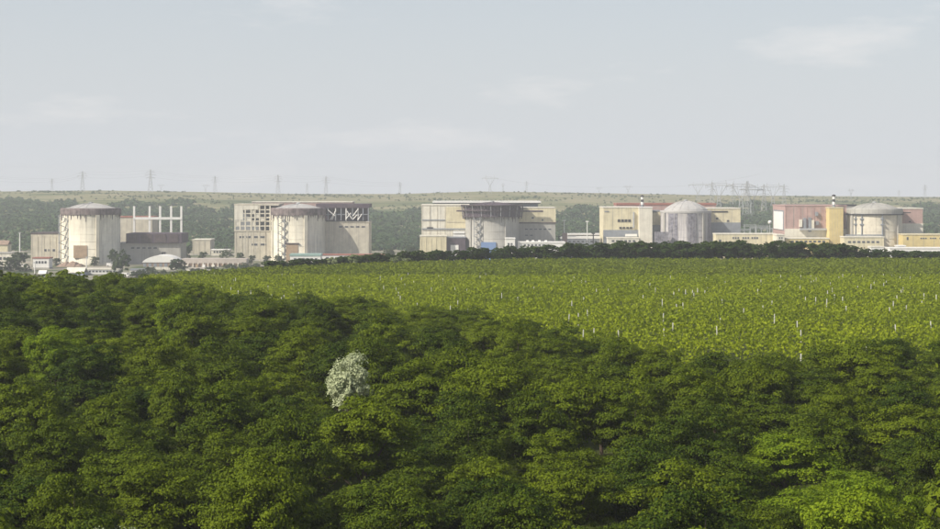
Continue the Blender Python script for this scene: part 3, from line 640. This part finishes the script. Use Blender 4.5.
e = block('annex', 'low yellow annex at the foot of the pink-red building', 786, 829, 238, Ds - 18, 15, C_YELL, C_IVORY); windows(e, 790, 826, 240.5, 242.5, Ds - 18, 8)
tw = block('stair_tower', 'tall plain yellow tower left of the rightmost reactor', 829.3, 843.2, 207.2, Ds - 12, 17, C_YELL, C_CREAM)
for k in range(1, 5): part(tw, 'cladding_joint', 829.3 + 2.78 * k - .1, 829.3 + 2.78 * k + .1, 208.4, 262, Ds - 12.14, .2, C_CREAM)
stack('short black and white vent stack on the plain yellow tower', 833.8, 196.5, 207.2, Ds - 4)
e = block('turbine_hall', 'hall with long dark roof line behind the pink-red building', 794, 856, 204.6, Ds + 58, 30, C_GREY, C_DARK, rt=1.0)
e = block('annex', 'yellowish annex wrapped round the foot of the rightmost reactor', 844, 884, 236.5, D1 - R1 - 14, 13, C_CREAM, C_IVORY); windows(e, 847, 880, 241, 243, D1 - R1 - 14, 7)
e = block('service_building', 'pink block with grey base right of the rightmost reactor', 897, 922.8, 208, Ds, 36, C_PINK, C_IVORY)
part(e, 'grey_base', 896.8, 923, 223.5, 262, Ds - .4, .6, C_IVORY); part(e, 'bracket', 909, 911, 221, 222.4, Ds - .5, .8, C_DARK)
part(r1, 'crane_rail', 900, 911, 212.2, 213.2, D1 - 4, 1.4, C_DARK)
e = block('office_building', 'long yellow office building at the right edge of the photo', 903, 965, 234, D1 - 30, 16, C_YELL, C_CREAM)
for a in (920, 929.5, 939, 948): windows(e, a, a + 7, 237.6, 239, D1 - 30, 3, gap=.25)
windows(e, 906, 909, 237, 240, D1 - 30, 1)
e = block('low_shed', 'long white low shed before the yellow office at the right edge', 890, 970, 247.6, D1 - 60, 14, C_WHITE, C_WHITE); windows(e, 895, 960, 251, 253, D1 - 60, 14)
e = block('low_shed', 'small white hut at the foot of the rightmost reactor', 871, 884, 246.4, D1 - 52, 10, C_WHITE, C_IVORY); windows(e, 873, 882, 249, 251, D1 - 52, 3)
e = block('low_shed', 'small white flat hut right of the rightmost reactor, above the long white shed', 897.5, 905.5, 245.3, D1 - 44, 8, C_WHITE, C_WHITE); windows(e, 899, 904, 248, 249.5, D1 - 44, 2)
e = block('low_shed', 'pale block left of the pink-red building beside the yellow office', 777, 784.5, 234.5, D1 - 20, 20, C_IVORY, C_IVORY); windows(e, 778.5, 783, 237, 239, D1 - 20, 2)
# storage tank left of the pink-red hall
ex = wx(770, 1420); t_ = empty('white_tank', (ex, 1420, 0), 'small white round tank before the wooded hill left of the pink-red building', 'tank')
zc = wz(222.3, 1420); b = MB(); b.lathe(ex, 1420, [(.05, zc - 1.7), (1.2, zc - 1.3), (1.7, zc), (1.2, zc + 1.3), (.05, zc + 1.7)], 18); b.build('bowl', C_WHITE, t_, smooth=True); MB().bar((ex, 1420, -.3), (ex, 1420, zc - 1.5), .4, 8).build('stem', C_STEEL, t_)

# ---- yard between second and middle / middle and fourth units
e = block('low_shed', 'white low building with red roof below the second reactor', 321, 384, 254.4, D4 - 40, 14, C_WHITE, C_REDROOF); windows(e, 325, 380, 257, 259, D4 - 40, 12)
e = block('low_shed', 'teal-roofed low shed at the foot of the second reactor', 290, 320.5, 254, D4 - 60, 14, C_WHITE, C_TEAL, rt=1.4); windows(e, 293, 318, 258, 260, D4 - 60, 6)
e = block('switch_house', 'grey slate low house between the middle reactor and the cream building', 561, 600, 237, D3 + 60, 16, C_SLATE, C_WHITE, rt=1.4)
windows(e, 563, 598, 240.5, 242.5, D3 + 60, 8)
e = block('switch_house', 'long pale roofed switch house behind the slate house', 568, 604, 233.6, D3 + 110, 14, C_GREY, C_WHITE, rt=1.2)
for k, (px, y0, w, lab) in enumerate(((564.2, 220, .7, 'tall white mast just right of the middle reactor buildings'), (587.2, 221, .6, 'pale mast halfway between the middle reactor and the cream building'), (593.3, 233, .8, 'short dark mast beside the cream building'), (559, 236, .7, 'short dark mast right of the middle reactor'))):
    D = D3 + 40; x = wx(px, D); m_ = empty('light_mast', (x, D, 0), lab, 'mast')
    mt_ = C_WHITE if k < 2 else C_DARK
    MB().bar((x, D, -.3), (x, D, wz(y0, D)), w, 8, w * .5).build('pole', mt_, m_); MB().box(x - 1.2, x + 1.2, D - .4, D + .4, wz(y0, D) - .8, wz(y0, D)).build('lamp_head', mt_, m_)
    if k == 0: part(m_, 'cabinet', 562.3, 567.3, 233, 245, D - 1, 3, C_PINK, True)

# ---- yard at the left
e = block('stores_building', 'beige cube building on the yard between the two left reactors', 192.5, 210.5, 239.3, 1395, 22, C_BEIGE, C_IVORY); joints(e, 193, 210, 241, 258, 1395, 3, C_BEIGE)
e = block('low_shed', 'low whitish shed right of the beige cube building', 211, 229, 249.4, 1380, 10, C_IVORY, C_WHITE); windows(e, 213, 227, 251, 253, 1380, 5)
cx_, D = 160, 1200; x0, x1 = wx(142, D), wx(179, D); e = empty('arched_hall', ((x0 + x1) / 2, D, 0), 'low hall with bright white curved roof in the left yard', 'hall')
MB().box(x0 + .6, x1 - .6, D + .4, D + 21, -.2, 3.2).build('wall', C_EARTH, e)
pp = [(x0 + (x1 - x0) * i / 12, 3.2 + 4.6 * math.sin(math.pi * i / 12) ** .7) for i in range(13)]
MB().prism([(x0, 3.0)] + pp + [(x1, 3.0)], D, D + 22).build('roof', C_WHITE, e)
for k in range(7): x = x0 + (x1 - x0) * (k + .5) / 7; MB().box(x - 1.0, x + 1.0, D + .2, D + .5, 0, 2.4).build('bay_door', C_SLATE, e)
e = block('covered_store', 'long open-fronted store with pinkish grey roof in the left yard', 182, 246, 258.8, 1195, 12, C_EARTH, surf('pinkish_roofing', (0.44, 0.39, 0.35), var=.15), rt=3.0)
rs = random.Random(3)
for k in range(13): part(e, 'post', 183 + k * 5 - .5, 183 + k * 5 + .5, 263, 270, 1193.8, .8, C_IVORY, True)
for k in range(7): a = 185 + k * 8.6 + rs.uniform(0, 3); part(e, 'stacked_goods', a, a + rs.uniform(1.5, 3), 264.2 + rs.uniform(0, 1), 268, 1192.6, 1.2, (C_IVORY, C_BRICK, C_WHITE)[k % 3], True)
def gable(name, label, px0, px1, yeave, yridge, D, dep, wall, roof, cat='shed'):
    x0, x1 = wx(px0, D), wx(px1, D); ze, zr_ = wz(yeave, D), wz(yridge, D); e_ = empty(name, ((x0 + x1) / 2, D, 0), label, cat)
    MB().box(x0 + .3, x1 - .3, D + .3, D + dep - .3, -.3, ze).build('wall', wall, e_)
    b_ = MB(); ym = D + dep / 2
    for s_, ya, yb_ in ((0, D - .3, ym), (1, ym, D + dep + .3)):
        za, zb_ = (ze, zr_) if s_ == 0 else (zr_, ze)
        b_.add([(x0, ya, za), (x1, ya, za), (x1, yb_, zb_), (x0, yb_, zb_), (x0, ya, za + .35), (x1, ya, za + .35), (x1, yb_, zb_ + .35), (x0, yb_, zb_ + .35)], [(0, 3, 2, 1), (4, 5, 6, 7), (0, 1, 5, 4), (1, 2, 6, 5), (2, 3, 7, 6), (3, 0, 4, 7)])
    b_.build('roof', roof, e_); return e_
g = gable('gabled_shed', 'pale blue-grey gabled shed just beyond the woodland at the left', 65, 84, 273, 268.3, 1085, 12, surf('pale_blue_sheet', (.46, .50, .58)), C_IVORY); windows(g, 68, 81, 274, 276, 1085.3, 4)
e = block('low_shed', 'long low white-walled shed below the leftmost reactor', 85, 118.5, 268.6, 1097, 9, C_WHITE, C_IVORY); windows(e, 88, 116, 270.6, 272.2, 1097, 8)
e = block('low_shed', 'short white shed right of the olive tree in the left yard', 130, 144, 269.2, 1097, 9, C_WHITE, C_SLATE); windows(e, 132, 142, 271, 272.6, 1097, 3)
e = block('low_shed', 'low white house left of the leftmost reactor', 33, 49, 257.5, 1170, 10, C_WHITE, C_REDROOF); windows(e, 35, 47, 261, 263.5, 1170, 4)
e = block('low_shed', 'whitish building at the left edge of the photo', -8, 12, 252.5, 1190, 12, C_IVORY, C_GREY); windows(e, -5, 10, 257, 260, 1190, 4)
g = gable('gabled_shed', 'yellowish gabled house on the slope at the left edge', -6, 8, 245, 241, 1400, 12, C_CREAM, C_EARTH)
g = gable('gabled_shed', 'tiny white hut just above the woodland crowns at far left', 38, 46, 274, 271, 1050, 5, C_WHITE, C_WHITE); windows(g, 39.5, 44.5, 275, 277, 1050.3, 2)
mo = MB(); rs = random.Random(5); xa, xb = wx(57, 1205), wx(83, 1205); n_ = 14
pts_ = [(xa + (xb - xa) * i / n_, 3.6 * math.sin(math.pi * i / n_) ** .6 * rs.uniform(.75, 1.1) - .1) for i in range(n_ + 1)]
vs_ = []
for j, (yo, sc_) in enumerate(((0, 0), (4, .75), (8, 1), (12, .8), (16, 0))):
    vs_ += [(p[0], 1200 + yo, p[1] * sc_ * rs.uniform(.9, 1.1) - .1) for p in pts_]
mo.add(vs_, [(j * (n_ + 1) + i, j * (n_ + 1) + i + 1, (j + 1) * (n_ + 1) + i + 1, (j + 1) * (n_ + 1) + i) for j in range(4) for i in range(n_)])
tag(mo.build('earth_mound', C_EARTH, origin=((xa + xb) / 2, 1208, 0)), 'reddish earth mound before the leftmost reactor', 'mound')
for k, (px, yb_, y0, lab) in enumerate(((19.8, 266, 233, 'tall white mast left of the leftmost reactor'), (34.8, 274, 263, 'short pale lamp post beside the low white house at left'), (86.5, 268, 257.5, 'slim lamp post before the leftmost reactor'))):
    D = EYE * F / (yb_ - HZ); x = wx(px, D); m_ = empty('lamp_post', (x, D, 0), lab, 'mast')
    MB().bar((x, D, -.3), (x, D, wz(y0, D)), .55 if k == 0 else .35, 8, .3).build('pole', C_WHITE, m_); MB().box(x - .9, x + .9, D - .3, D + .3, wz(y0, D), wz(y0, D) + .5).build('lamp_head', C_STEEL, m_)
def van(label, px, y, L=6.0, h=2.6, mat=None):
    D = EYE * F / (y - HZ); x = wx(px, D); e_ = empty('parked_van', (x, D, 0), label, 'van')
    b_ = MB().prism([(x - L / 2, .45), (x + L / 2, .45), (x + L / 2, 1.3), (x + L * .34, 1.5), (x + L * .22, h), (x - L / 2, h)], D, D + 2.0); b_.build('body', mat or C_WHITE, e_)
    MB().prism([(x + L * .10, 1.5), (x + L * .33, 1.5), (x + L * .21, h - .25), (x + L * .10, h - .25)], D - .03, D + 2.03).build('side_window', C_GLASS, e_)
    for s_ in (-.3, .3):
        w_ = MB(); n_ = 14; c_ = x + L * s_
        for yy in (D - .05, D + 1.8): w_.prism([(c_ + .42 * math.cos(2 * math.pi * k / n_), .42 + .42 * math.sin(2 * math.pi * k / n_)) for k in range(n_)], yy, yy + .25)
        w_.build('wheel', C_DARK, e_)
van('white van parked by the dark trees at far left', 23, 268); van('small white van before the leftmost reactor', 110, 266.5, 5.0, 2.3); van('white van right of the long white shed in the left yard', 126, 277, 5.4)
# trees of the yard
YT = ((10, 272, 16, 14, 'dark tree at the far left before the plant'), (20, 271, 20, 19, 'broad dark bluish tree left of the leftmost reactor'), (122, 276, 17, 25, 'tall olive-green tree below the right side of the leftmost reactor'), (113, 266, 11, 18, 'dark tree against the right foot of the leftmost reactor'), (95, 266, 10, 9, 'round shrub at the foot of the leftmost reactor'), (57, 266, 9, 8, 'shrub between the beige service building and the leftmost reactor'), (45, 262, 8, 9, 'small tree before the beige service building at left'),
      (177, 275, 20, 17, 'round dark tree below the white curved roof'), (150, 276, 16, 9, 'low bush left of the round dark tree'), (142, 277, 10, 8, 'leftmost low bush before the white curved roof'), (163, 276.5, 8, 7, 'small pale bush beside the round dark tree'), (196, 275, 17, 7, 'low bush right of the round dark tree'), (212, 274, 16, 7, 'low bush below the beige cube building'), (229, 273, 15, 9, 'bush before the open-fronted store'), (244, 273, 17, 10, 'bush at the left foot of the half-built building'), (256, 272, 14, 9, 'bush right of the open-fronted store'),
      (203, 260, 12, 8, 'shrub before the beige cube building'), (187, 261, 9, 15, 'dark tree between the maroon deck and beige cube'), (226, 259, 12, 9, 'shrub left of the half-built building'), (240, 263, 9, 11, 'tree at the left corner of the half-built building'), (252, 263.5, 10, 8, 'first round shrub before the half-built building'), (267, 263.5, 9, 8, 'second round shrub before the half-built building'), (279, 263.5, 10, 9, 'round shrub at the left foot of the second reactor'), (-6, 275, 20, 16, 'dark tree cut by the left edge before the plant'), (410, 262, 12, 16, 'dark tree between the second and middle reactors'), (390, 262, 14, 13, 'tree right of the red-roofed white building'), (416, 262, 9, 12, 'tree beside the pale yellow annex'))
for px, yb_, wp, hp, lab in YT:
    D = EYE * F / (yb_ - HZ); K_YRD.plant('yard_tree', wx(px, D), D, wp / F * D, hp / F * D, lab, 'tree', 'trees on the plant yard', z=0.0)

rs = random.Random(12); px = 136.0
while px < 276:
    yb_ = float(np.interp(px, [136, 200, 276], [278.5, 276.5, 272.5])); D = EYE * F / (yb_ - HZ) + rs.uniform(-12, 12); hp = rs.uniform(5, 9); wp = rs.uniform(10, 17)
    (K_YRD if rs.random() < .8 else K_WIL).plant('yard_bush', wx(px, D), D, wp / F * D, hp / F * D, 'low bush in the ragged hedge beyond the vineyard, below %s' % sector(px), 'bush', 'hedge at the yard edge', z=0.0)
    px += rs.uniform(7, 13)
for (a, b, y0, yb_, lab) in ((146, 176, 266.8, 269.6, 'low whitish panel fence before the white curved roof'), (186, 236, 269.2, 271.4, 'low whitish panel fence before the open-fronted store'), (-6, 31, 266, 268.6, 'low whitish panel fence at the far left of the yard'), (88, 112, 262.8, 264.6, 'low pale panel fence at the foot of the leftmost reactor')):
    D = EYE * F / (yb_ - HZ); x0, x1 = wx(a, D), wx(b, D); e = empty('panel_fence', ((x0 + x1) / 2, D, 0), lab, 'fence'); zt = wz(y0, D)
    n_ = max(3, int((x1 - x0) / 4))
    for k in range(n_): xa, xb = x0 + (x1 - x0) * k / n_, x0 + (x1 - x0) * (k + 1) / n_; MB().box(xa + .12, xb - .12, D, D + .2, -.2, zt * rs.uniform(.93, 1)).build('fence_panel', C_IVORY if rs.random() < .7 else C_WHITE, e)
    for k in range(n_ + 1): xa = x0 + (x1 - x0) * k / n_; MB().box(xa - .14, xa + .14, D - .08, D + .28, -.2, zt + .15).build('fence_post', C_GREY, e)
# ------------------------------------------------------------------ wood and scrub on the hill behind
r = np.random.default_rng(21); n = 26000
D = np.sqrt(r.uniform(1485 ** 2, 2880 ** 2, n)); px = r.uniform(-60, 1000, n); x = wx(px, D)
lim = np.interp(px, [-60, 60, 140, 235, 300, 370, 425, 470, 556, 605, 650, 720, 790, 850, 920, 1000], [2450, 2430, 2340, 2330, 2000, 2300, 2200, 2000, 2250, 2150, 2000, 2420, 2420, 2100, 2430, 2430]) + 60 * np.sin(px * .11) + 70 * np.sin(px * .043 + 1)
dens = np.where(D < lim, 0.80 + 0.35 * np.sin(x * .013 + D * .009) * np.sin(D * .011 - x * .004), 0.05 + .30 * (fbm(x, D, 75) > 0.55))
ok = r.random(n) < dens; x, D = x[ok], D[ok]; m = len(x); per = 15
cw = r.uniform(6.0, 11.5, m) * np.where(D < lim[ok], 1.0, .42); z = terrain(x, D)
c = np.repeat(np.stack([x, D, z], -1), per, 0); cw = np.repeat(cw, per)
e_ = r.normal(size=(len(c), 3)); e_ /= np.linalg.norm(e_, axis=1, keepdims=True); e_[:, 2] = np.abs(e_[:, 2])
p = c + e_ * cw[:, None] * .5 * np.array([1, 1, 1.15]) * r.uniform(.55, 1, (len(c), 1))
q = leaf_quads(p, e_ + r.normal(size=e_.shape) * .45 + np.array([0, -.1, .35]), 1.0, r) ; 
ctr = q.mean(1, keepdims=True); q = ctr + (q - ctr) * (cw * .42)[:, None, None]
print('hill wood', m, len(q))
tag(link_mesh('hill_wood', quads_mesh('hill_wood', q, M_WOOD)), 'dark bluish wood and scrub covering the hill behind the plant', 'wood', kind='stuff')

# ------------------------------------------------------------------ pylons and lines
def pylon_meshes(kind):
    body, arms = MB(), []
    if kind == 'mast':
        Hh = 36.0; hw = lambda z: 3.2 * (1 - z / Hh) ** 1.1 + .45
        lv = [0, 6, 11.5, 16, 20, 23.5, 26.5, 29.5, 32.5, 36]
        for a, b_ in zip(lv[:-1], lv[1:]):
            for sx in (-1, 1):
                for sy in (-1, 1): body.bar((sx * hw(a), sy * hw(a), a), (sx * hw(b_), sy * hw(b_), b_), .20)
                body.bar((sx * hw(a), -hw(a), a), (-sx * hw(b_), -hw(b_), b_), .12); body.bar((sx * hw(a), hw(a), a), (-sx * hw(b_), hw(b_), b_), .12)
        for z, w in ((23.5, 6.5), (28, 8.5), (32.5, 6.0)):
            m_ = MB()
            for s in (-1, 1): m_.bar((0, 0, z + 1.6), (s * w, 0, z), .16); m_.bar((s * .5, 0, z), (s * w, 0, z), .16); m_.bar((s * w, 0, z), (s * w, 0, z - 2), .14)
            arms.append(m_)
    else:
        s_ = 1.0; zt = 24.0
        for s in (-1, 1):
            body.bar((s * 2.6, 0, 0), (s * .9, 0, 13), .32); body.bar((s * .9, 0, 13), (s * 7.5, 0, zt), .30); body.bar((s * .9, 0, 13), (s * 3.6, 0, zt), .2); body.bar((s * 7.5, 0, zt), (s * 6.5, 0, zt + 5), .2)
            for z in (2, 5, 8, 11): body.bar((s * (2.6 - 1.7 * z / 13), 0, z), (-s * (2.6 - 1.7 * (z + 2) / 13), 0, z + 2), .14)
        m_ = MB(); m_.bar((-14, 0, zt), (14, 0, zt), .3); m_.bar((-14, 0, zt), (-6, 0, zt + 2), .18); m_.bar((14, 0, zt), (6, 0, zt + 2), .18); m_.bar((-6, 0, zt + 2), (6, 0, zt + 2), .18)
        for x_ in (-13, 0, 13): m_.bar((x_, 0, zt), (x_, 0, zt - 3.2), .16)
        arms.append(m_)
    def mk(b_, nm): me_ = bpy.data.meshes.new(nm); me_.from_pydata(b_.v, [], b_.f); me_.materials.append(C_STEEL); me_.update(); return me_
    return mk(body, 'lattice_body'), [mk(a, 'crossarm') for a in arms]
PM = {k: pylon_meshes(k) for k in ('mast', 'portal')}
tops = []
def pylon(kind, px, y0, y1, D, label, rz=0.0):
    x = wx(px, D); zb = gz(x, D); zt = wz(y0, D); s = max(.35, (zt - zb) / (36.0 if kind == 'mast' else 29.0))
    o = empty('power_pylon', (x, D, zb - .3), label, 'pylon', 'power pylons on the ridge'); o.scale = (s, s, s); o.rotation_euler = (0, 0, rz)
    link_mesh('lattice_body', PM[kind][0], o)
    for a in PM[kind][1]: link_mesh('crossarm', a, o)
    return (x, D, zb, s, kind)
PYL = (('mast', 52, 178.5, 2880, 'small pylon on the ridge above the beige service building at left'), ('mast', 82.5, 171, 2800, 'tall thin pylon on the ridge just left of the leftmost dome'), ('mast', 150.5, 169.5, 2800, 'tallest pylon on the ridge above the white steel posts'), ('portal', 161, 184, 2860, 'small Y-shaped pylon just right of the tallest left pylon'), ('portal', 205.5, 184, 2860, 'small Y-shaped pylon above the beige cube building'), ('mast', 215, 176, 2850, 'thin pylon on the ridge right of the Y-shaped ones'), ('mast', 278, 174.5, 2820, 'tall pylon on the ridge above the half-built building'), ('mast', 307, 183, 2890, 'small pylon on the ridge above the second reactor'), ('mast', 326, 176, 2820, 'tall pylon on the ridge right of the second dome'), ('mast', 400, 182, 2880, 'lone pylon between the second and middle reactors'),
       ('portal', 490, 175, 2750, 'wide-armed pylon above the middle reactor'), ('mast', 503, 183, 2890, 'small pylon right of the wide-armed pylon'), ('mast', 526.5, 181, 2890, 'thin pylon on the ridge right of the middle reactor'), ('portal', 599, 187, 2850, 'low wide pylon on the ridge left of the cream tower'), ('portal', 628, 185, 2820, 'wide-armed pylon on the ridge above the cream service building'), ('mast', 899, 190, 2800, 'thin pylon on the ridge above the rightmost reactor'), ('mast', 925, 184.5, 2800, 'tall thin pylon on the ridge at far right'))
lines = [pylon(k, px, y0, None, D, lab, R(random.uniform(-25, 25))) for (k, px, y0, D, lab) in PYL]
ys_names = ['left end', 'left', 'centre left', 'centre', 'centre right', 'right', 'right end']
YD = ((698, 181.5, 2500), (712, 182, 2450), (719, 180, 2300), (733, 183, 2350), (741, 180.5, 2250), (747, 181, 2150), (752, 184, 2200), (764, 184, 2250), (773, 182.5, 2350), (784, 184, 2400), (851, 188, 2700))
for i, (px, y0, D) in enumerate(YD):
    pylon('portal' if i % 2 == 0 else 'mast', px, y0, None, D, 'faint pylon in the cluster between the two right reactors, number %s from the left' % ('one', 'two', 'three', 'four', 'five', 'six', 'seven', 'eight', 'nine', 'ten')[i] if i < 10 else 'small pylon on the ridge left of the rightmost dome', R(random.uniform(-65, 65)))
# gantries of the switchyard
for i, px in enumerate((744, 750, 756, 762, 767)):
    D = 1560 + 22 * (i % 3); x = wx(px, D); zb = gz(x, D); e_ = empty('switchyard_gantry', (x, D, zb), 'grey steel gantry in the switchyard, %s from the left' % ('first', 'second', 'third', 'fourth', 'fifth')[i], 'gantry', 'switchyard gantries')
    h = 15 + 3 * (i % 2)
    for s in (-1, 1):
        b = MB()
        for q_ in (-1, 1): b.bar((x + s * 5 + q_ * .8, D, zb - .3), (x + s * 5, D, zb + h), .2)
        b.build('leg', C_STEEL, e_)
    b = MB(); b.bar((x - 6, D, zb + h), (x + 6, D, zb + h), .25); b.bar((x - 6, D, zb + h - 1.2), (x + 6, D, zb + h - 1.2), .2)
    for k in range(8): b.bar((x - 6 + k * 1.5, D, zb + h), (x - 5.2 + k * 1.5, D, zb + h - 1.2), .12)
    b.build('beam', C_STEEL, e_)
# conductors
def cable(seq, f, dz, label):
    b = MB()
    for (a, c_) in zip(seq[:-1], seq[1:]):
        pa = Vector((a[0] + dz * a[3], a[1], a[2] + f * (36 if a[4] == 'mast' else 26) * a[3])); pb = Vector((c_[0] + dz * c_[3], c_[1], c_[2] + f * (36 if c_[4] == 'mast' else 26) * c_[3])); last = pa
        sag = min(7.0, (pb - pa).length * .03)
        for k in range(1, 13): t = k / 12; p_ = pa.lerp(pb, t) - Vector((0, 0, 4 * sag * t * (1 - t))); b.bar(last, p_, .09, 3); last = p_
    tag(b.build('power_cable', C_STEEL, origin=tuple(Vector(seq[0][:3]))), label, 'cable', 'power cables')
A = [lines[i] for i in (0, 1, 2, 5, 6, 8, 9)]
A = [(wx(-60, 2850), 2850, 52.0, .9, 'mast')] + A
for f, dz, lab in ((.99, 0, 'topmost thin power cable strung along the ridge at left'), (.88, 5, 'second thin power cable strung along the ridge at left'), (.72, -6, 'lowest thin power cable strung along the ridge at left')): cable(A, f, dz, lab)
B = [lines[i] for i in (10, 14)] + [(wx(760, 2300), 2300, 46.0, .7, 'mast')]
cable(B, .97, 0, 'thin power cable from the wide-armed pylon towards the right cluster')
